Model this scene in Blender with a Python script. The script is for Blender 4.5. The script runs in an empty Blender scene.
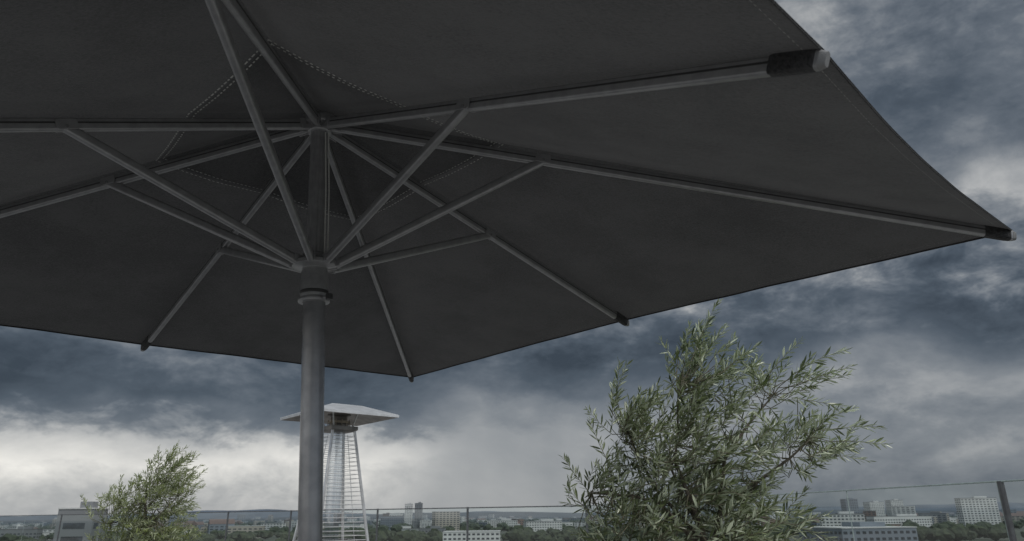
import bpy, math, random
import numpy as np
from mathutils import Vector, Matrix
random.seed(7); rng=np.random.default_rng(7)
scene=bpy.context.scene
scene.view_settings.view_transform='Standard'
scene.view_settings.look='None'
scene.view_settings.exposure=0
CH=1.0   # camera height above terrace
def V(x,y,z): return Vector((x,y,z+CH))

# ---------------------------------------------------------------- materials
def new_mat(name):
    m=bpy.data.materials.new(name); m.use_nodes=True
    nt=m.node_tree; b=nt.nodes['Principled BSDF']
    return m,nt,b
def N(nt,t,**kw):
    n=nt.nodes.new(t)
    for k,v in kw.items(): setattr(n,k,v)
    return n
def ramp(nt,stops):
    r=N(nt,'ShaderNodeValToRGB'); cr=r.color_ramp
    while len(cr.elements)<len(stops): cr.elements.new(0.5)
    for e,(p,c) in zip(cr.elements,stops):
        e.position=p
        e.color=(c,c,c,1) if isinstance(c,(int,float)) else (*c,1)
    return r
def simple(name,c1,c2=None,scale=8,rough=.6,metal=0,bump=0,bscale=60,spec=.5,haze=False):
    m,nt,b=new_mat(name)
    c2=c2 or tuple(x*.75 for x in c1)
    tc=N(nt,'ShaderNodeTexCoord'); no=N(nt,'ShaderNodeTexNoise')
    no.inputs['Scale'].default_value=scale; no.inputs['Detail'].default_value=3
    nt.links.new(tc.outputs['Object'],no.inputs['Vector'])
    r=ramp(nt,[(.35,c2),(.65,c1)])
    nt.links.new(no.outputs['Fac'],r.inputs[0])
    col=r.outputs[0]
    if haze:   # aerial haze painted into base colour of far districts, depends on world position only
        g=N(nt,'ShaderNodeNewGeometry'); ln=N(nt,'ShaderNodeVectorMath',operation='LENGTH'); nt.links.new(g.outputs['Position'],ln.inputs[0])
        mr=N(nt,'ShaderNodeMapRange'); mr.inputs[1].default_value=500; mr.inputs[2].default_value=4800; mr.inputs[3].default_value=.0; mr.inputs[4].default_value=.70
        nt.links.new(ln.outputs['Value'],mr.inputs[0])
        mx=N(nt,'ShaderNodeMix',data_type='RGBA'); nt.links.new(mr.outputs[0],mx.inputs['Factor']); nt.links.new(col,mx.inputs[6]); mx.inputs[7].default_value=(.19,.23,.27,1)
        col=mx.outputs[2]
    nt.links.new(col,b.inputs['Base Color'])
    b.inputs['Roughness'].default_value=rough; b.inputs['Metallic'].default_value=metal
    b.inputs['Specular IOR Level'].default_value=spec
    if bump:
        n2=N(nt,'ShaderNodeTexNoise'); n2.inputs['Scale'].default_value=bscale; n2.inputs['Detail'].default_value=3
        nt.links.new(tc.outputs['Object'],n2.inputs['Vector'])
        bp=N(nt,'ShaderNodeBump'); bp.inputs['Strength'].default_value=bump; bp.inputs['Distance'].default_value=.01
        nt.links.new(n2.outputs['Fac'],bp.inputs['Height']); nt.links.new(bp.outputs[0],b.inputs['Normal'])
    return m

def fabric_mat(name,tmix,tcol):
    m,nt,b=new_mat(name)
    tc=N(nt,'ShaderNodeTexCoord')
    n1=N(nt,'ShaderNodeTexNoise'); n1.inputs['Scale'].default_value=2.6; n1.inputs['Detail'].default_value=5; n1.inputs['Roughness'].default_value=.6
    n2=N(nt,'ShaderNodeTexNoise'); n2.inputs['Scale'].default_value=95; n2.inputs['Detail'].default_value=3; n2.inputs['Roughness'].default_value=.75
    mp=N(nt,'ShaderNodeMapping'); mp.inputs['Rotation'].default_value=(0,0,math.radians(22)); mp.inputs['Scale'].default_value=(1,2.2,1)
    nt.links.new(tc.outputs['Object'],n1.inputs['Vector']); nt.links.new(tc.outputs['Object'],mp.inputs[0]); nt.links.new(mp.outputs[0],n2.inputs['Vector'])
    mx=N(nt,'ShaderNodeMath',operation='MULTIPLY_ADD'); mx.inputs[1].default_value=1.3
    nt.links.new(n2.outputs['Fac'],mx.inputs[0]); nt.links.new(n1.outputs['Fac'],mx.inputs[2])
    dv=N(nt,'ShaderNodeMath',operation='MULTIPLY'); dv.inputs[1].default_value=.78; nt.links.new(mx.outputs[0],dv.inputs[0])
    r=ramp(nt,[(.74,(.020,.020,.0215)),(1.0,(.088,.087,.089))])
    nt.links.new(dv.outputs[0],r.inputs[0])
    nt.links.new(r.outputs[0],b.inputs['Base Color'])
    b.inputs['Roughness'].default_value=.72; b.inputs['Specular IOR Level'].default_value=.3
    b.inputs['Sheen Weight'].default_value=.18
    b1=N(nt,'ShaderNodeBump'); b1.inputs['Strength'].default_value=.4; b1.inputs['Distance'].default_value=.03
    nt.links.new(n1.outputs['Fac'],b1.inputs['Height'])
    b2=N(nt,'ShaderNodeBump'); b2.inputs['Strength'].default_value=.7; b2.inputs['Distance'].default_value=.004
    nt.links.new(n2.outputs['Fac'],b2.inputs['Height']); nt.links.new(b1.outputs[0],b2.inputs['Normal'])
    nt.links.new(b2.outputs[0],b.inputs['Normal'])
    t=N(nt,'ShaderNodeBsdfTranslucent'); t.inputs[0].default_value=(*tcol,1)
    ad=N(nt,'ShaderNodeMixShader'); ad.inputs[0].default_value=tmix
    nt.links.new(b.outputs[0],ad.inputs[1]); nt.links.new(t.outputs[0],ad.inputs[2])
    nt.links.new(ad.outputs[0],nt.nodes['Material Output'].inputs[0])
    return m
M_FAB=fabric_mat('canopy_fabric',.33,(.050,.049,.048))
M_CAPF=fabric_mat('vent_fabric',.75,(.6,.6,.6))
M_FRAME=simple('anthracite_powder_coat',(.34,.34,.345),(.28,.28,.285),30,.28,.4,.08,400)
M_POLE=simple('pole_anodised_grey',(.34,.34,.35),(.27,.27,.28),20,.26,.6,.04,300)
M_DARK=simple('black_plastic',(.05,.05,.05),None,20,.45)
M_CAP=simple('grey_plastic_cap',(.22,.22,.22),None,20,.45)
M_THREAD=simple('seam_thread',(.5,.5,.47),None,50,.8)
M_ROPE=simple('pulley_rope',(.55,.55,.52),None,200,.8)
M_STEEL=simple('brushed_steel',(.85,.85,.85),(.7,.7,.7),12,.32,.6,.05,200)
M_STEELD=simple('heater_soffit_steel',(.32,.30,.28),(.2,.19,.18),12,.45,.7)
M_CREAM=simple('ceramic_burner',(.6,.52,.42),None,12,.6)

# ---------------------------------------------------------------- mesh helper
class MB:
    def __init__(s): s.v=[];s.f=[];s.m=[];s.mats=[];s.sm=[]
    def mi(s,mat):
        if mat not in s.mats: s.mats.append(mat)
        return s.mats.index(mat)
    def add(s,vs,fs,mat,smooth=False):
        o=len(s.v); s.v+= [tuple(v) for v in vs]; k=s.mi(mat)
        for f in fs: s.f.append(tuple(i+o for i in f)); s.m.append(k); s.sm.append(smooth)
    def loft(s,path,profs,mat,up=Vector((0,0,1)),smooth=True,cap=True):
        n=len(path); 
        if not isinstance(profs[0],list): profs=[profs]*n
        k=len(profs[0]); vs=[]
        for i,p in enumerate(path):
            d=(path[min(i+1,n-1)]-path[max(i-1,0)]).normalized()
            x=d.cross(up)
            if x.length<1e-4: x=d.cross(Vector((0,1,0)))
            x.normalize(); y=x.cross(d).normalized()
            for a,b in profs[i]: vs.append(p+x*a+y*b)
        fs=[]
        for i in range(n-1):
            for j in range(k):
                j2=(j+1)%k
                fs.append((i*k+j,i*k+j2,(i+1)*k+j2,(i+1)*k+j))
        if cap: fs.append(tuple(range(k))[::-1]); fs.append(tuple((n-1)*k+j for j in range(k)))
        s.add(vs,fs,mat,smooth)
    def tube(s,p0,p1,r0,mat,r1=None,n=16,cap=True):
        r1=r0 if r1 is None else r1
        c=[(math.cos(2*math.pi*j/n),math.sin(2*math.pi*j/n)) for j in range(n)]
        s.loft([Vector(p0),Vector(p1)],[[(a*r0,b*r0) for a,b in c],[(a*r1,b*r1) for a,b in c]],mat,cap=cap)
    def path(s,pts,rs,mat,n=6):
        c=[(math.cos(2*math.pi*j/n),math.sin(2*math.pi*j/n)) for j in range(n)]
        s.loft([Vector(p) for p in pts],[[(a*r,b*r) for a,b in c] for r in rs],mat)
    def lathe(s,base,axis,prof,mat,n=32):
        axis=Vector(axis).normalized()
        x=axis.orthogonal().normalized(); y=axis.cross(x)
        vs=[];fs=[];k=len(prof)
        for j in range(n):
            a=2*math.pi*j/n; d=x*math.cos(a)+y*math.sin(a)
            for r,h in prof: vs.append(Vector(base)+axis*h+d*r)
        for j in range(n):
            j2=(j+1)%n
            for i in range(k-1): fs.append((j*k+i,j2*k+i,j2*k+i+1,j*k+i+1))
        s.add(vs,fs,mat,True)
    def box(s,c,sx,sy,sz,mat,rot=0,R=None):
        R=R or Matrix.Rotation(rot,3,'Z'); c=Vector(c)
        vs=[c+R@Vector((sx*a/2,sy*b/2,sz*d/2)) for a in(-1,1) for b in(-1,1) for d in(-1,1)]
        fs=[(0,1,3,2),(4,6,7,5),(0,4,5,1),(2,3,7,6),(0,2,6,4),(1,5,7,3)]
        s.add(vs,fs,mat)
    def obj(s,name,parent=None,bevel=0,autosm=True):
        me=bpy.data.meshes.new(name); me.from_pydata(s.v,[],s.f)
        for m in s.mats: me.materials.append(m)
        me.polygons.foreach_set('material_index',s.m); me.polygons.foreach_set('use_smooth',s.sm)
        me.update()
        o=bpy.data.objects.new(name,me); scene.collection.objects.link(o)
        if parent: o.parent=parent
        if bevel:
            b=o.modifiers.new('b','BEVEL'); b.width=bevel; b.segments=2; b.limit_method='ANGLE'; b.angle_limit=math.radians(40)
        if autosm and any(s.sm):
            try: me.set_sharp_from_angle(angle=math.radians(38))
            except Exception: pass
        return o
def empty(name,loc=(0,0,0)):
    e=bpy.data.objects.new(name,None); scene.collection.objects.link(e); return e
def rr(w,h,r,n=3):
    out=[]
    for cx,cy,a0 in((w/2-r,h/2-r,0),(-w/2+r,h/2-r,90),(-w/2+r,-h/2+r,180),(w/2-r,-h/2+r,270)):
        for i in range(n+1):
            a=math.radians(a0+90*i/n); out.append((cx+r*math.cos(a),cy+r*math.sin(a)))
    return out

# ---------------------------------------------------------------- parasol
PT={'A':(2.0565,2.7055,1.0652),'D':(-0.7977,5.5493,1.0168),'F':(-3.4185,2.8887,0.9444),'H':(-0.6394,-0.1483,0.8827),
'B':(0.6659,1.2801,0.9116),'C':(0.6869,4.1134,1.0842),'E':(-2.2034,4.1235,0.9636),'G':(-2.1873,1.2856,0.7875),
'O':(-0.8222,2.6652,1.6290),'R':(-0.7964,2.6945,0.9528)}
PT={k:V(*v) for k,v in PT.items()}
par=empty('patio_umbrella')
O,R0=PT['O'],PT['R']
pb=V(-.7279,2.7132,-.1928)
pd=(pb-R0).normalized(); foot=R0+pd*((R0.z-.02)/-pd.z)
axis=(O-R0).normalized()
p=MB()
p.tube(foot,R0-axis*.03,.0435,M_POLE,n=40)
p.lathe(foot+Vector((0,0,-.018)),(0,0,1),[(0,0),(.36,0),(.37,.01),(.37,.05),(.36,.06),(.07,.065),(.06,.09),(.058,.36),(.046,.37),(.046,.40)],M_FRAME,48)
p.obj('pole',par)
p=MB()
flute=[]
for j in range(48):
    a=2*math.pi*j/48; r=.036-.0035*(1 if (j%6)in(2,3) else 0); flute.append((r*math.cos(a),r*math.sin(a)))
p.loft([R0,O+axis*.03],flute,M_FRAME,up=Vector((0,1,0)))
p.obj('upper_pole',par)
p=MB()
p.lathe(R0,axis,[(.040,-.125),(.052,-.125),(.0535,-.118),(.0535,-.02),(.050,-.012),(.050,-.004),(.085,.0),(.090,.004),(.090,.020),(.085,.024),(.056,.026),(.053,.034),(.053,.052),(.046,.058),(.037,.058)],M_FRAME,40)
p.lathe(R0,axis,[(.0545,-.112),(.0565,-.110),(.0565,-.100),(.0545,-.098)],M_DARK,40)
hd=Vector((.75,-.6,0)).normalized()
p.lathe(R0-axis*.145,axis,[(.044,0),(.060,0),(.062,.004),(.062,.014),(.060,.018),(.044,.018)],M_FRAME,40)
p.tube(R0-axis*.136+hd*.05,R0-axis*.139+hd*.095,.009,M_FRAME)
p.tube(R0-axis*.128+hd*.098,R0-axis*.150+hd*.098,.014,M_DARK)
p.obj('runner',par,bevel=.001)
p=MB()
p.lathe(O,axis,[(0,-.075),(.045,-.075),(.05,-.07),(.05,-.05),(.075,-.046),(.078,-.042),(.078,-.012),(.07,-.006),(.04,0),(0,.004)],M_FRAME,40)
p.obj('top_hub',par,bevel=.001)
order=['A','C','D','E','F','G','H','B']
tfr={'A':.335,'B':.459,'C':.471,'E':.477,'F':.351,'G':.469,'D':.343,'H':.485}
ribs=MB(); struts=MB(); fit=MB()
ribprof=rr(.026,.044,.008); strprof=rr(.027,.036,.010)
for k in order:
    E=PT[k]; d=(E-O).normalized(); L=(E-O).length
    s0=O+d*.055-axis*.03
    e0=E-d*.004
    ribs.loft([s0,e0],ribprof,M_FRAME)
    side=d.cross(Vector((0,0,1))).normalized(); upv=side.cross(d).normalized()
    for sg in(-1,1):
        ribs.loft([s0+d*.05+side*sg*.0132+upv*.004,e0-d*.02+side*sg*.0132+upv*.004],rr(.002,.006,.0008,1),M_DARK)
    fit.loft([e0,e0+d*.016],[rr(.028,.044,.009),rr(.020,.034,.008)],M_CAP)
    A=O+d*(tfr[k]*L); A=A-upv*.012
    rad=Vector((E.x-O.x,E.y-O.y,0)).normalized()
    st=R0+rad*.082+axis*.014
    sd=(A-st).normalized()
    struts.loft([st,A+sd*.004-upv*.010],strprof,M_FRAME)
    for sg in(-1,1):
        c=A+side*sg*.0165
        fit.loft([c-d*.035-upv*.006,c-d*.03-upv*.006,c+d*.025-upv*.006,c+d*.03-upv*.006],[rr(.003,.022,.001,1),rr(.003,.036,.001,1),rr(.003,.036,.001,1),rr(.003,.022,.001,1)],M_FRAME)
    fit.tube(A-side*.021-upv*.014,A+side*.021-upv*.014,.006,M_CAP)
    for sg in(-1,1):
        c=st+side*sg*.0160
        fit.loft([c-rad*.035,c+rad*.018+Vector((0,0,.006))],rr(.004,.034,.001,1),M_FRAME)
    fit.tube(st-side*.020,st+side*.020,.005,M_CAP)
    for sg in(-1,1):
        c=s0+side*sg*.0155
        fit.loft([c-d*.02,c+d*.045],rr(.004,.046,.001,1),M_FRAME)
    fit.tube(s0+d*.02-side*.02,s0+d*.02+side*.02,.006,M_CAP)
ribs.obj('ribs',par); struts.obj('struts',par); fit.obj('fittings',par)
rp=MB()
rb=R0+Vector((.045,-.04,.04)); rt=O+Vector((.04,-.035,-.09))
for off in(Vector((0,0,0)),Vector((.012,.003,0))):
    rp.path([rb+off,(rb+rt)/2+off+Vector((.004,0,0)),rt+off],[.0028]*3,M_ROPE)
rp.obj('pulley_rope',par)
def canopy_pt(k1,k2,u,t,lift=.026,full=True):
    E1,E2=PT[k1],PT[k2]
    e=E1.lerp(E2,u)
    P=O.lerp(e,t)
    w=math.sin(math.pi*u)
    inward=(O-e); inward.z=0; inward.normalize()
    P=P+inward*(.032*w*t**3)
    P=P+Vector((0,0,lift-.020*w*math.sin(math.pi*min(1,t*.9))))
    edge=1-.65*t*t
    P.z+=(.0026*math.sin(u*31+t*4)*t*t*w+.0026*math.sin(u*17-t*9+ord(k1))*w*t)*edge
    return P
cn=MB(); NU,NT=30,40
for a in range(8):
    k1,k2=order[a],order[(a+1)%8]
    vs=[];fs=[]
    for i in range(NT+1):
        for j in range(NU+1):
            t=max(i/NT,.004); vs.append(canopy_pt(k1,k2,j/NU,t*1.004))
    for i in range(NT):
        for j in range(NU):
            q=i*(NU+1)+j; fs.append((q,q+1,q+NU+2,q+NU+1))
    cn.add(vs,fs,M_FAB,True)
    hp=[canopy_pt(k1,k2,j/NU,1.002)+Vector((0,0,-.002)) for j in range(NU+1)]
    cn.loft(hp,rr(.004,.009,.0018,2),M_FAB)
    vs=[];fs=[]
    for i in range(9):
        for j in range(NU+1):
            vs.append(canopy_pt(k1,k2,j/NU,max(.004,i/8*.268))+Vector((0,0,.03-.024*i/8)))
    for i in range(8):
        for j in range(NU):
            q=i*(NU+1)+j; fs.append((q,q+1,q+NU+2,q+NU+1))
    cn.add(vs,fs,M_CAPF,True)
cn.obj('canopy',par,autosm=False)
sm=MB()
def dashes(pts,dash=.010,gap=.010,w=.0024):
    for a,b in zip(pts[:-1],pts[1:]):
        L=(b-a).length;d=(b-a)/L;s=0
        x=d.cross(Vector((0,0,1))).normalized()*w
        while s<L-dash*.5:
            p0=a+d*s;p1=a+d*(s+dash)
            sm.add([p0-x,p0+x,p1+x,p1-x],[(0,1,2,3)],M_THREAD); s+=dash+gap
for a in range(8):
    k1,k2=order[a],order[(a+1)%8]
    for t in(.262,.274):
        dashes([canopy_pt(k1,k2,j/12,t)+Vector((0,0,-.004)) for j in range(13)])
    dashes([canopy_pt(k1,k2,j/NU,.985)+Vector((0,0,-.0025)) for j in range(NU+1)],w=.0004)
sm.obj('seam_stitching',par)
pk=MB()
for k in order:
    E=PT[k]; d=(E-O).normalized()
    pk.loft([E-d*.115,E-d*.105,E-d*.03,E-d*.012],[rr(.031,.046,.009),rr(.034,.049,.01),rr(.033,.048,.01),rr(.030,.046,.01)],M_FAB)
pk.obj('rib_pockets',par)

# ---------------------------------------------------------------- patio heater
heat=empty('patio_heater')
hx,hy=-1.535,6.3
hrot=math.radians(40)
def hc(i,half,z):
    a=hrot+math.pi/4+i*math.pi/2
    return Vector((hx+half*math.sqrt(2)*math.cos(a),hy+half*math.sqrt(2)*math.sin(a),z))
h=MB()
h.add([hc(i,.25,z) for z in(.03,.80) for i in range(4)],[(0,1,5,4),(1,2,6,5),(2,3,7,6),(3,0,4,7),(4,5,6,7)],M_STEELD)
h.obj('base_cabinet',heat,bevel=.004)
h=MB()
zt=1.745
def half_at(z): return .225+(.098-.225)*(z-.80)/(zt-.80)
for i in range(4):
    h.path([hc(i,.225,.80),hc(i,.098,zt)],[.013,.013],M_STEEL,8)
h.obj('legs',heat)
h=MB()
for s in range(25):
    z=.82+s*.035
    c=[hc(i,half_at(z)-.006,z) for i in range(4)]
    for i in range(4): h.path([c[i],c[(i+1)%4]],[.0024,.0024],M_STEEL,5)
for i in range(4):
    for q in(.5,):
        h.path([hc(i,.22,.80).lerp(hc((i+1)%4,.22,.80),q),hc(i,.093,zt-.06).lerp(hc((i+1)%4,.093,zt-.06),q)],[.0026,.0026],M_STEEL,5)
h.obj('wire_guard',heat)
def glass(name,tint,base,graz):
    m,nt,b=new_mat(name)
    tr=N(nt,'ShaderNodeBsdfTransparent'); gl=N(nt,'ShaderNodeBsdfGlossy'); gl.inputs['Roughness'].default_value=.03
    mx=N(nt,'ShaderNodeMixShader'); lw=N(nt,'ShaderNodeLayerWeight'); lw.inputs[0].default_value=.5
    pw=N(nt,'ShaderNodeMath',operation='POWER'); pw.inputs[1].default_value=4
    ma=N(nt,'ShaderNodeMath',operation='MULTIPLY_ADD'); ma.inputs[1].default_value=graz; ma.inputs[2].default_value=base
    nt.links.new(lw.outputs['Facing'],pw.inputs[0]); nt.links.new(pw.outputs[0],ma.inputs[0]); nt.links.new(ma.outputs[0],mx.inputs[0])
    nt.links.new(tr.outputs[0],mx.inputs[1]);nt.links.new(gl.outputs[0],mx.inputs[2]);nt.links.new(mx.outputs[0],nt.nodes['Material Output'].inputs[0])
    tr.inputs[0].default_value=(*tint,1); return m
mg=glass('heater_glass_tube',(.80,.83,.86),.20,.7)
h=MB(); h.tube((hx,hy,.8),(hx,hy,zt-.02),.062,mg,n=28,cap=False); h.obj('glass_tube',heat)
h=MB()
h.add([hc(i,f,z) for f,z in((.10,zt-.045),(.125,zt-.03),(.125,zt),(.10,zt+.004)) for i in range(4)],
  [(r*4+i,r*4+(i+1)%4,(r+1)*4+(i+1)%4,(r+1)*4+i) for r in range(3) for i in range(4)]+[(3,2,1,0)],M_STEELD)
h.lathe((hx,hy,zt),(0,0,1),[(.06,0),(.085,.0),(.085,.02),(.07,.024),(.07,.085),(.10,.095),(.10,.11)],M_STEELD,24)
for i in range(4):
    h.path([hc(i,.09,zt),hc(i,.12,zt+.12)],[.007,.007],M_STEEL,6)
for i in range(12):
    a=i*math.pi/6
    h.path([(hx+.095*math.cos(a),hy+.095*math.sin(a),zt),(hx+.095*math.cos(a),hy+.095*math.sin(a),zt+.06)],[.004,.004],M_CREAM,5)
h.tube((hx,hy,zt+.03),(hx,hy,zt+.05),.088,M_CREAM,n=24)
h.obj('burner_head',heat)
h=MB()
zr_=1.838
rings=[(.375,zr_-.022),(.380,zr_-.020),(.380,zr_),(.372,zr_+.004),(.14,zr_+.088),(.13,zr_+.09)]
vs=[hc(i,f,z) for f,z in rings for i in range(4)]
fs=[(r*4+i,r*4+(i+1)%4,(r+1)*4+(i+1)%4,(r+1)*4+i) for r in range(len(rings)-1) for i in range(4)]+[(20,21,22,23)]
h.add(vs,fs,M_STEEL)
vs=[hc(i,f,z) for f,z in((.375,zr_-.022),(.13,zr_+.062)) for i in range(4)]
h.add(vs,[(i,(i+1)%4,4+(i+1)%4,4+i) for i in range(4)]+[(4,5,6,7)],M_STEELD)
h.obj('reflector_hood',heat)

# ---------------------------------------------------------------- olive trees
def leaf_mat(name,front,frontd,back):
    m,nt,b=new_mat(name)
    at=N(nt,'ShaderNodeAttribute',attribute_name='rnd')
    r=ramp(nt,[(0,frontd),(.6,front),(1,tuple(x*1.6 for x in front))])
    nt.links.new(at.outputs['Fac'],r.inputs[0])
    g=N(nt,'ShaderNodeNewGeometry')
    mx=N(nt,'ShaderNodeMix',data_type='RGBA'); nt.links.new(g.outputs['Backfacing'],mx.inputs['Factor'])
    nt.links.new(r.outputs[0],mx.inputs[6]); mx.inputs[7].default_value=(*back,1)
    nt.links.new(mx.outputs[2],b.inputs['Base Color'])
    b.inputs['Roughness'].default_value=.38; b.inputs['Specular IOR Level'].default_value=.7
    t=N(nt,'ShaderNodeBsdfTranslucent'); t.inputs[0].default_value=(front[0]*1.3,front[1]*1.5,front[2]*1.0,1)
    ms=N(nt,'ShaderNodeMixShader'); ms.inputs[0].default_value=.18
    nt.links.new(b.outputs[0],ms.inputs[1]); nt.links.new(t.outputs[0],ms.inputs[2])
    nt.links.new(ms.outputs[0],nt.nodes['Material Output'].inputs[0])
    return m
M_LEAF=leaf_mat('olive_leaf',(.150,.182,.085),(.034,.048,.022),(.58,.64,.47))
M_LEAF2=leaf_mat('olive_leaf_young',(.21,.245,.085),(.06,.08,.028),(.46,.50,.32))
M_BARK=simple('olive_bark',(.16,.14,.11),(.08,.07,.055),25,.85,0,.6,60)
M_TWIG=simple('olive_twig',(.20,.18,.13),(.12,.12,.07),25,.8)
M_POT=simple('fibrecement_planter',(.12,.12,.12),(.09,.09,.09),6,.8,0,.2,80)
M_SOIL=simple('potting_soil',(.05,.035,.025),None,30,.95,0,.8,60)
def nrm(v): return v/(np.linalg.norm(v)+1e-9)
def olive(name,cx,cy,lobes,nshoots,leaf,lmat,seed,wind=(.55,.0,.0),extra=()):
    rg=np.random.default_rng(seed)
    root=empty(name)
    pot=MB()
    w=.27
    def sq(h,z): return [(cx+a*h,cy+b*h,z) for a,b in((-1,-1),(1,-1),(1,1),(-1,1))]
    rings=[(w*.86,.0),(w,.44),(w,.45),(w-.03,.45),(w-.03,.41)]
    vs=[v for hh,z in rings for v in sq(hh,z)]
    fs=[(r*4+i,r*4+(i+1)%4,(r+1)*4+(i+1)%4,(r+1)*4+i) for r in range(4) for i in range(4)]
    pot.add(vs,fs,M_POT); pot.add(sq(w-.03,.41),[(0,1,2,3)],M_SOIL); pot.obj('planter',root)
    wood=MB()
    base=np.array([cx,cy,.40]); fork=np.array([cx+.02,cy,.78])
    wood.path([base,base+[.015,0,.12],base+[-.01,.01,.25],fork],[.045,.036,.031,.030],M_BARK,10)
    limbs=[]
    for lc,lr,wt in lobes:
        lc=np.array(lc)+[0,0,CH]
        for q in range(max(1,int(wt*2))):
            tgt=lc+rg.normal(size=3)*np.array(lr)*.35
            mid=fork+(tgt-fork)*.5+rg.normal(size=3)*.06+[-.05,0,.05]
            pts=[fork,fork*.7+mid*.3+rg.normal(size=3)*.02,mid,(mid+tgt)/2+rg.normal(size=3)*.03,tgt]
            wood.path(pts,[.018,.014,.011,.008,.004],M_BARK,6)
            limbs.append(pts)
    LP=np.array([pt for l in limbs for a,b in zip(l[1:-1],l[2:]) for pt in (a,(a+b)/2,b)])
    lv=[];lf=[];lrn=[]
    tw=MB()
    W=np.array(wind)
    tot=sum(l[2]*l[1][0]*l[1][2] for l in lobes)
    jobs=[]
    for lc,lr,wt in lobes:
        n=int(nshoots*wt*lr[0]*lr[2]/tot)
        for _ in range(n):
            dd=nrm(rg.normal(size=3)); rad=rg.uniform(.15,1)**.55
            st=np.array(lc)+[0,0,CH]+dd*rad*np.array(lr)
            out=dd*np.array([.75,.6,.6])
            dr=nrm(out*rad+W+np.array([0,0,.55])+rg.normal(size=3)*.33)
            jobs.append((st,dr,rg.uniform(.13,.30)))
    for st,dr,ln in extra: jobs.append((np.array(st)+[0,0,CH],nrm(np.array(dr,float)),ln))
    for st,dr,ln in jobs:
        j=np.argmin(np.sum((LP-st)**2,1)+rg.uniform(0,.02,len(LP))); q=LP[j]
        mid=(q+st)/2+rg.normal(size=3)*.015-dr*.03
        ns=7; pts=[q,mid]
        bend=W*.35+np.array([0,0,-.12])+rg.normal(size=3)*.12
        cur=st.copy(); d=dr.copy(); sp=[cur.copy()]
        for i in range(ns):
            d=nrm(d+bend*(1.2/ns)); cur=cur+d*ln/ns; sp.append(cur.copy())
        pts+=sp
        rs=[.0032,.0028]+[.0024-.0018*i/ns for i in range(ns+1)]
        tw.path(pts,rs,M_TWIG,4)
        nl=int(ln/.0105)
        sh=rg.uniform(-.28,.25)
        roll=rg.uniform(0,6.28)
        for i in range(nl):
            f=(i+.5)/nl*ns; a=int(f); P=sp[a]+(sp[a+1]-sp[a])*(f-a); d=nrm(sp[a+1]-sp[a])
            px=nrm(np.cross(d,[0.1,.2,1])); py=np.cross(px,d)
            ang=roll+(i//2)*1.57+(i%2)*math.pi+rg.normal()*.3
            o=px*math.cos(ang)+py*math.sin(ang)
            tip=i/nl
            ld=nrm(d*(.75+.5*tip)+o*(1.0-.35*tip)+W*.35+rg.normal(size=3)*.15)
            L=leaf*rg.uniform(.65,1.2)*(1-.35*max(0,tip-.6)/.4)
            wd=L*rg.uniform(.08,.115)
            nn=nrm(np.array([0,0,1.])+rg.normal(size=3)*.6); sx=nrm(np.cross(ld,nn)); up=np.cross(sx,ld)
            if rg.random()<.28: sx=-sx
            b0=len(lv)
            dp=-up*wd*.35
            c=-up*L*rg.uniform(-.04,.10)
            lv.extend([P,P+ld*L*.3+sx*wd*.85,P+ld*L*.3+dp,P+ld*L*.3-sx*wd*.85,
                       P+ld*L*.65+sx*wd*.9+c*.5,P+ld*L*.65+dp+c*.5,P+ld*L*.65-sx*wd*.9+c*.5,P+ld*L+c*1.4])
            lf.extend([(b0,b0+1,b0+2),(b0,b0+2,b0+3),(b0+1,b0+4,b0+5,b0+2),(b0+2,b0+5,b0+6,b0+3),(b0+4,b0+7,b0+5),(b0+5,b0+7,b0+6)])
            rv=min(1,max(0,.42+sh+rg.normal()*.18+.32*tip)); lrn.extend([rv]*8)
    wood.obj('trunk_and_limbs',root); tw.obj('twigs',root)
    me=bpy.data.meshes.new('leaves'); me.from_pydata([tuple(x) for x in lv],[],lf)
    at=me.attributes.new('rnd','FLOAT','POINT'); at.data.foreach_set('value',np.array(lrn,dtype=np.float32))
    me.materials.append(lmat); me.update()
    o=bpy.data.objects.new('leaves',me); scene.collection.objects.link(o); o.parent=root
lobes=[((1.05,4.4,.30),(.44,.42,.34),.95),((1.06,4.4,-.10),(.62,.45,.26),.95),((1.14,4.4,.74),(.20,.26,.26),.95),
 ((1.62,4.4,.72),(.17,.26,.14),.8),((1.72,4.4,.34),(.28,.30,.15),.8),((.72,4.4,.52),(.13,.26,.22),.9),((.48,4.4,.04),(.17,.3,.18),.8)]
extra=[((1.15,4.35,.98),(.45,0,1),.34),((1.2,4.5,.92),(.6,0,1),.30),((1.05,4.4,.9),(.3,.1,1),.28),
 ((1.72,4.3,.80),(.9,0,.7),.36),((1.8,4.4,.72),(1,0,.45),.32),((1.65,4.5,.85),(.7,0,.8),.3),((1.85,4.4,.78),(1,0,.4),.30),
 ((1.9,4.35,.40),(1,0,.05),.36),((1.85,4.3,.46),(1,0,.2),.34),((1.9,4.5,.34),(1,.1,-.05),.3),((1.8,4.4,.5),(1,0,.35),.34),
 ((.62,4.4,.60),(.1,0,1),.32),((.66,4.5,.66),(.0,0,1),.26),((.55,4.3,.3),(-.4,0,.8),.26),((.45,4.4,.12),(-.5,0,.6),.26),((.45,4.3,-.02),(-.4,0,.5),.24),((.5,4.3,.0),(-.7,0,.3),.22)]
olive('olive_tree',1.1,4.4,lobes,470,.074,M_LEAF,11,extra=extra)
lobes2=[((-4.42,9,.12),(.42,.4,.34),1.0),((-4.3,9,.48),(.22,.3,.24),1.0),((-4.08,9,.30),(.16,.28,.2),.8),((-4.85,9,.0),(.20,.3,.2),.8),((-4.4,9,-.25),(.55,.45,.25),.8)]
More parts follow.
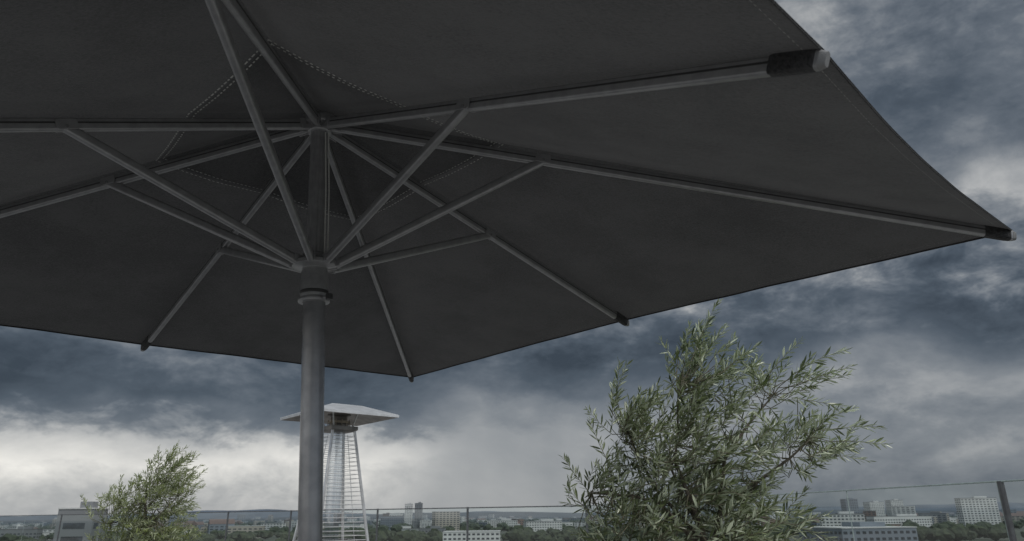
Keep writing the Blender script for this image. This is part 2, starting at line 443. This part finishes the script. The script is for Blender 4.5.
extra2=[((-4.3,9,.62),(.3,0,1),.26),((-4.2,9,.6),(.6,0,1),.24),((-3.95,9,.42),(.8,0,.8),.22),((-4.5,9,.5),(0,0,1),.25),((-4.95,9,.1),(-.5,0,.7),.22)]
olive('olive_tree',-4.4,9.0,lobes2,340,.070,M_LEAF2,23,wind=(.4,0,0),extra=extra2)

# ---------------------------------------------------------------- terrace and glass balustrade
def paver_mat():
    m,nt,b=new_mat('terrace_pavers')
    tc=N(nt,'ShaderNodeTexCoord'); br=N(nt,'ShaderNodeTexBrick'); br.offset=0
    br.inputs['Scale'].default_value=1; br.inputs['Brick Width'].default_value=.5; br.inputs['Row Height'].default_value=.5; br.inputs['Mortar Size'].default_value=.004
    br.inputs['Color1'].default_value=(.34,.335,.325,1); br.inputs['Color2'].default_value=(.29,.285,.275,1); br.inputs['Mortar'].default_value=(.06,.06,.06,1)
    nt.links.new(tc.outputs['Object'],br.inputs['Vector']); nt.links.new(br.outputs['Color'],b.inputs['Base Color']); b.inputs['Roughness'].default_value=.8
    return m
M_PAV=paver_mat(); M_CONC=simple('concrete_facade',(.34,.33,.31),(.28,.27,.26),.6,.85)
t=MB()
poly=[(5.6,-8),(3.95,6.4),(1.95,19.9),(-27,38.6),(-40,30),(-30,-8)]
n=len(poly)
t.add([(x,y,0) for x,y in poly],[tuple(range(n))],M_PAV)
t.obj('terrace_floor')
t=MB()
t.add([(x,y,-.004) for x,y in poly]+[(x,y,-24) for x,y in poly],[(i,i+n,(i+1)%n+n,(i+1)%n) for i in range(n)]+[tuple(range(n))],M_CONC)
t.obj('terrace_building')
mgl=glass('balustrade_glass',(.84,.90,.89),.12,.35)
M_RAIL=simple('rail_steel',(.16,.165,.17),(.12,.12,.125),20,.4,.6)
M_EDGE=simple('glass_edge',(.42,.50,.48),None,20,.2)
bal=empty('glass_balustrade')
pp=Vector((3.915,5.95,0))
q0,q1,q2,q3=Vector((5.45,-6,0)),Vector((3.87,6.3,0)),Vector((1.9,19.7,0)),Vector((-26.5,38,0))
def subdiv(a,b,L):
    n=max(1,round((b-a).length/L)); return [(a.lerp(b,i/n),a.lerp(b,(i+1)/n)) for i in range(n)]
pan=subdiv(q0,pp,2.2)+[(pp,Vector((3.0,12.2,0))),(Vector((3.0,12.2,0)),q2)]
bp=[0,.115,.22,.34,.442,.6,.8,1.0]
pan+=[(q2.lerp(q3,a),q2.lerp(q3,b_)) for a,b_ in zip(bp[:-1],bp[1:])]
g=MB(); r_=MB(); ps=MB()
HT=1.215
for a,b_ in pan:
    d=(b_-a).normalized()
    for s,e in subdiv(a+d*.03,b_-d*.03,2.2 if a.y<15 else 3.0):
        s=s+d*.006; e=e-d*.006
        g.add([s+Vector((0,0,.06)),e+Vector((0,0,.06)),e+Vector((0,0,HT)),s+Vector((0,0,HT))],[(0,1,2,3)],mgl)
        g.box((s.x,s.y,.06+(HT-.06)/2),.008,.008,HT-.06,M_EDGE)
    far=a.y>15
    r_.loft([a+Vector((0,0,HT+.006)),b_+Vector((0,0,HT+.006))],rr(.022,.014,.004,1) if not far else rr(.04,.03,.006,1),M_EDGE if not far else M_RAIL)
    ps.tube(a,a+Vector((0,0,HT+(.03 if far else .008))),.03 if far else .024,M_RAIL,n=12)
g.obj('glass_panels',bal); r_.obj('top_rail',bal); ps.obj('posts',bal)

# ---------------------------------------------------------------- city
GZ=-24.0
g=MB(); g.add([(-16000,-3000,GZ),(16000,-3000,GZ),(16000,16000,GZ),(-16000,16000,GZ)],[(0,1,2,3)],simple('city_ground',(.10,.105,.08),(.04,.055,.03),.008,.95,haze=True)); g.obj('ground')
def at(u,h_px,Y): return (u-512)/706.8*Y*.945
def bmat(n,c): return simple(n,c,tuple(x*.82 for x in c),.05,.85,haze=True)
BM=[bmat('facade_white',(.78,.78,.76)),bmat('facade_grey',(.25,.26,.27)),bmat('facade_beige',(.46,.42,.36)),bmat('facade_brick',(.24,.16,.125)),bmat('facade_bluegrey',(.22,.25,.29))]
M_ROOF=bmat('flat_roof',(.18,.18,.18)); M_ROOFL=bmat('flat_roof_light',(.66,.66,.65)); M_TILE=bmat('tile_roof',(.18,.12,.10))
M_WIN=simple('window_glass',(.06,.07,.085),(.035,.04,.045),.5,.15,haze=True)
def building(mb,x,y,w,d,h,mat,rot=0,storey=3.2,roof=M_ROOF,plant=True,step=3.6,gable=False):
    R=Matrix.Rotation(rot,3,'Z'); c=Vector((x,y,GZ))
    def W(a,b_,z): return c+R@Vector((a,b_,z))
    mb.box(c+Vector((0,0,h/2)),w,d,h,mat,rot)
    if gable:
        vs=[W(-w/2-.3,-d/2-.3,h+.02),W(w/2+.3,-d/2-.3,h+.02),W(w/2+.3,d/2+.3,h+.02),W(-w/2-.3,d/2+.3,h+.02),W(-w/2,0,h+d*.35),W(w/2,0,h+d*.35)]
        mb.add(vs,[(0,1,5,4),(2,3,4,5),(3,0,4),(1,2,5)],M_TILE)
    else:
        mb.box(c+Vector((0,0,h+.26)),w+.5,d+.5,.5,roof,rot)
        if plant: mb.box(W(w*.12,0,h+1.7),w*.35,d*.4,2.4,mat,rot)
    ns=int(h/storey)
    for s in range(ns):
        z=storey*(s+.55)
        for face,(L,off) in enumerate(((w,d/2),(d,w/2),(d,w/2))):
            k=max(1,int(L/step))
            for i in range(k):
                u=(i+.5)/k*L-L/2; ww=L/k*.30
                hh=storey*.22; o=off+.06
                if face==0: q=[W(u-ww,-o,z-hh),W(u+ww,-o,z-hh),W(u+ww,-o,z+hh),W(u-ww,-o,z+hh)]
                elif face==1: q=[W(o,u-ww,z-hh),W(o,u+ww,z-hh),W(o,u+ww,z+hh),W(o,u-ww,z+hh)]
                else: q=[W(-o,u+ww,z-hh),W(-o,u-ww,z-hh),W(-o,u-ww,z+hh),W(-o,u+ww,z+hh)]
                mb.add(q,[(0,1,2,3)],M_WIN)
def one(name,u,Y,wpx,top,mat,dep=None,rot=0,**kw):
    w=wpx/706.8*Y*.945; hor=515-(u-512)*.0102
    h=-GZ+CH+(hor-top)/706.8*Y*.9
    mb=MB(); building(mb,at(u,0,Y),Y,w,dep or w,h,mat,rot,**kw); return mb.obj(name)
one('office_building',80,300,33,509,BM[1],dep=14,rot=.15,roof=M_ROOFL,step=7,storey=5)
one('apartment_tower',406,1700,7,504,BM[0])
one('apartment_tower',416,1750,7,503,BM[1])
one('apartment_block',390,1500,22,516,BM[4],dep=20,plant=False)
one('apartment_tower',848,1500,12,499,BM[4])
one('apartment_tower',872,1600,14,502,BM[0])
one('apartment_tower',893,1650,12,500,BM[0])
one('office_building',975,1100,34,498,BM[0],dep=18,rot=-.1,step=5)
one('warehouse',470,600,55,531,BM[0],dep=30,plant=False,roof=M_ROOFL)
one('warehouse',850,420,80,527,BM[4],dep=40,rot=.2,roof=M_ROOFL)
one('office_building',838,800,40,514,BM[0],dep=16,rot=-.25)
one('office_building',540,1100,36,521,BM[0],dep=20,rot=.2)
one('office_building',895,1000,60,516,BM[0],dep=18,rot=.1)
one('apartment_block',215,1000,26,526,BM[2],dep=14)
one('apartment_block',20,800,36,529,BM[1],dep=14,rot=.2)
one('office_building',430,900,26,528,BM[1],dep=15)
one('office_building',500,1300,30,520,BM[0],dep=15)
one('apartment_block',930,1300,26,513,BM[2],dep=15)
cs=MB()
for i in range(460):
    Y=random.uniform(900,4800); u=random.uniform(-40,1070)
    w=random.uniform(14,50); d=random.uniform(10,18); hgt=random.choice([9,11,12,13,15,16,18])+ (random.uniform(8,24) if random.random()<.09 else 0)
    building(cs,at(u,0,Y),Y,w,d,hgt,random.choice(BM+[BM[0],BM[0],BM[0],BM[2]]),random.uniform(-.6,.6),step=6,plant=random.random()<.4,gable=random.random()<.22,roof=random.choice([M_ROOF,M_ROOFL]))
cs.obj('city_skyline')
def treemat():
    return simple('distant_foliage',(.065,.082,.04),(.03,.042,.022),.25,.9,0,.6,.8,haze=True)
import bmesh
bm=bmesh.new(); bmesh.ops.create_icosphere(bm,subdivisions=2,radius=1); iv=np.array([v.co[:] for v in bm.verts]); iff=[tuple(v.index for v in f.verts) for f in bm.faces]; bm.free()
allv=[];allf=[];off=0
for i in range(1500):
    Y=620+3600*random.random()**1.4; u=random.uniform(-50,1080)
    x=at(u,0,Y)+random.uniform(-10,10)
    H=random.uniform(7,14)
    for q in range(2):
        r=np.array([random.uniform(.35,.55)*H*1.2,random.uniform(.35,.5)*H,H*.42])
        vv=iv*(1+rng.normal(size=(len(iv),1))*.16)*r+np.array([x+random.uniform(-4,4),Y,GZ+H*random.uniform(.5,.62)])
        allv.append(vv); allf+= [(a+off,b_+off,c+off) for a,b_,c in iff]; off+=len(iv)
me=bpy.data.meshes.new('distant_trees'); me.from_pydata(np.vstack(allv).tolist(),[],allf); me.materials.append(treemat()); me.update()
o=bpy.data.objects.new('distant_trees',me); scene.collection.objects.link(o)
for nm,Y,hh,col,sd in (('hills',6500,62,(.080,.102,.125),1.3),('hills',10500,150,(.115,.145,.185),4.1)):  # bluish distance haze is put straight into each ridge's base colour
    hm=MB(); K=160; top=[];bot=[]
    for i in range(K+1):
        x=-12000+24000*i/K
        z=hh*(.55+.25*math.sin(x*.0006+sd)+.15*math.sin(x*.0017+sd*2)+.06*math.sin(x*.006+sd))
        top.append((x,Y+400,GZ+z)); bot.append((x,Y-400,GZ-1))
    vs=bot+top; hm.add(vs,[(i,i+1,K+2+i,K+1+i) for i in range(K)],simple('hill_forest_haze_%d'%Y,col,tuple(c*.8 for c in col),.004,.9),True)
    hm.obj(nm)

# ---------------------------------------------------------------- sky
w=bpy.data.worlds.new('World'); scene.world=w; w.use_nodes=True
nt=w.node_tree; nt.nodes.clear()
out=N(nt,'ShaderNodeOutputWorld'); bg=N(nt,'ShaderNodeBackground'); nt.links.new(bg.outputs[0],out.inputs[0])
def math_(op,a,b_=None,c=None,clamp=False):
    n=N(nt,'ShaderNodeMath',operation=op); n.use_clamp=clamp
    for i,v in enumerate((a,b_,c)):
        if v is None: continue
        if isinstance(v,(int,float)): n.inputs[i].default_value=v
        else: nt.links.new(v,n.inputs[i])
    return n.outputs[0]
def smooth(x,a,b_,lo=0,hi=1):
    n=N(nt,'ShaderNodeMapRange',interpolation_type='SMOOTHSTEP'); nt.links.new(x,n.inputs[0])
    for i,v in zip((1,2,3,4),(a,b_,lo,hi)): n.inputs[i].default_value=v
    return n.outputs[0]
tc=N(nt,'ShaderNodeTexCoord'); sep=N(nt,'ShaderNodeSeparateXYZ'); nt.links.new(tc.outputs['Generated'],sep.inputs[0])
X,Y,Z=sep.outputs
el=math_('MULTIPLY',math_('ARCSINE',Z),57.2958); az=math_('MULTIPLY',math_('ARCTAN2',X,Y),57.2958)
def noise(scale,detail,rough,stretch=(1,1,2.4),off=(0,0,0),dist=0):
    mp=N(nt,'ShaderNodeMapping'); mp.inputs['Scale'].default_value=stretch; mp.inputs['Location'].default_value=off
    nt.links.new(tc.outputs['Generated'],mp.inputs[0])
    n=N(nt,'ShaderNodeTexNoise'); n.inputs['Scale'].default_value=scale; n.inputs['Detail'].default_value=detail; n.inputs['Roughness'].default_value=rough; n.inputs['Distortion'].default_value=dist
    nt.links.new(mp.outputs[0],n.inputs['Vector']); return n.outputs['Fac']
nw=noise(3.2,3,.5,off=(3.1,0,.4)); nb=noise(3.8,7,.60,stretch=(1,1,1.7),off=(0.4,1.7,2.2),dist=.3); nd=noise(11,5,.62,stretch=(1,1,2.0),off=(5,2,1),dist=.2)
elw=math_('ADD',el,math_('MULTIPLY',math_('SUBTRACT',nw,.5),smooth(el,0,20,1.5,16)))
elw=math_('ADD',elw,math_('MULTIPLY',math_('SUBTRACT',nd,.5),smooth(el,1,12,3,8)))
eln=math_('DIVIDE',elw,50,clamp=True)
def gr(stops):
    r=ramp(nt,[(a/50,v) for a,v in stops]); nt.links.new(eln,r.inputs[0]); return r.outputs[0]
L_=gr([(0,.64),(2,.74),(4,.88),(5.2,.74),(6.3,.36),(8,.15),(10,.18),(13,.33),(16,.38),(25,.36),(50,.5)])
C_=gr([(0,.62),(3,.60),(6,.57),(8,.44),(9.5,.26),(12,.19),(15,.34),(25,.4),(50,.5)])
R_=gr([(0,.46),(3,.50),(8,.50),(10,.38),(12.5,.14),(15,.22),(17.5,.54),(20.5,.68),(24,.44),(30,.30),(36,.46),(46,.52)])
def mix(a,b_,f):
    m=N(nt,'ShaderNodeMix',data_type='FLOAT'); nt.links.new(f,m.inputs[0]); nt.links.new(a,m.inputs[2]); nt.links.new(b_,m.inputs[3]); return m.outputs[0]
azw=math_('ADD',az,math_('MULTIPLY',math_('SUBTRACT',nw,.5),8))
v=mix(mix(L_,C_,smooth(azw,-13,-3)),R_,smooth(azw,5,16))
rs=noise(13,2,.5,stretch=(1,1,.16),off=(1,1,1))
rain=math_('MULTIPLY',math_('MULTIPLY',smooth(az,-13,-6),smooth(az,12,3)),smooth(el,11,6))
dark_side=math_('SUBTRACT',1,rain)
amp=math_('MULTIPLY',smooth(el,0,14,.55,1.15),math_('MULTIPLY_ADD',dark_side,.75,.25))
v=math_('ADD',v,math_('MULTIPLY',math_('SUBTRACT',nb,.5),amp))
v=math_('ADD',v,math_('MULTIPLY',math_('SUBTRACT',nd,.5),math_('MULTIPLY',amp,.6)))
v=math_('ADD',v,math_('MULTIPLY',math_('MULTIPLY',math_('SUBTRACT',rs,.5),rain),.12),clamp=True)
cr=ramp(nt,[(0,(.040,.053,.070)),(.2,(.073,.093,.118)),(.35,(.125,.147,.175)),(.5,(.215,.235,.258)),(.7,(.44,.448,.45)),(1,(.90,.88,.83))])
nt.links.new(v,cr.inputs[0])
sky=N(nt,'ShaderNodeTexSky',sky_type='NISHITA'); sky.sun_disc=False
SE,SA=math.radians(52),math.radians(130)
sky.sun_elevation=SE; sky.sun_rotation=SA
sc=N(nt,'ShaderNodeVectorMath',operation='SCALE'); nt.links.new(sky.outputs[0],sc.inputs[0]); sc.inputs['Scale'].default_value=.10
mx=N(nt,'ShaderNodeMix',data_type='RGBA'); mx.inputs[0].default_value=.97
nt.links.new(sc.outputs[0],mx.inputs[6]); nt.links.new(cr.outputs[0],mx.inputs[7])
boost=math_('ADD',1,math_('ADD',smooth(el,45,80,0,1.2),smooth(Y,.25,-.5,0,1.1)))
s2=N(nt,'ShaderNodeVectorMath',operation='SCALE'); nt.links.new(mx.outputs[2],s2.inputs[0]); nt.links.new(boost,s2.inputs['Scale'])
nt.links.new(s2.outputs[0],bg.inputs[0]); bg.inputs[1].default_value=1.0
w.cycles.sampling_method='MANUAL'; w.cycles.sample_map_resolution=256
sun=bpy.data.lights.new('sun','SUN'); sun.energy=1.5; sun.angle=math.radians(12); sun.color=(1,.97,.93)
so=bpy.data.objects.new('sun',sun); scene.collection.objects.link(so)
sdir=Vector((math.sin(SA)*math.cos(SE),math.cos(SA)*math.cos(SE),math.sin(SE)))
so.rotation_euler=sdir.to_track_quat('Z','Y').to_euler()

# ---------------------------------------------------------------- camera
cam=bpy.data.cameras.new('camera'); co=bpy.data.objects.new('camera',cam); scene.collection.objects.link(co)
cam.sensor_width=36; cam.lens=706.8067/1024*36; cam.clip_start=.02; cam.clip_end=40000
p_,r0=.3335,-.0102
rv=Vector((1,0,0)); uv=Vector((0,-math.sin(p_),math.cos(p_))); fw=Vector((0,math.cos(p_),math.sin(p_)))
cx=rv*math.cos(r0)+uv*math.sin(r0); cy=-rv*math.sin(r0)+uv*math.cos(r0)
Mx=Matrix((cx,cy,-fw)).transposed().to_4x4(); Mx.translation=Vector((0,0,CH)); co.matrix_world=Mx
cam.dof.use_dof=True; cam.dof.focus_distance=3.6; cam.dof.aperture_fstop=5.6
scene.camera=co
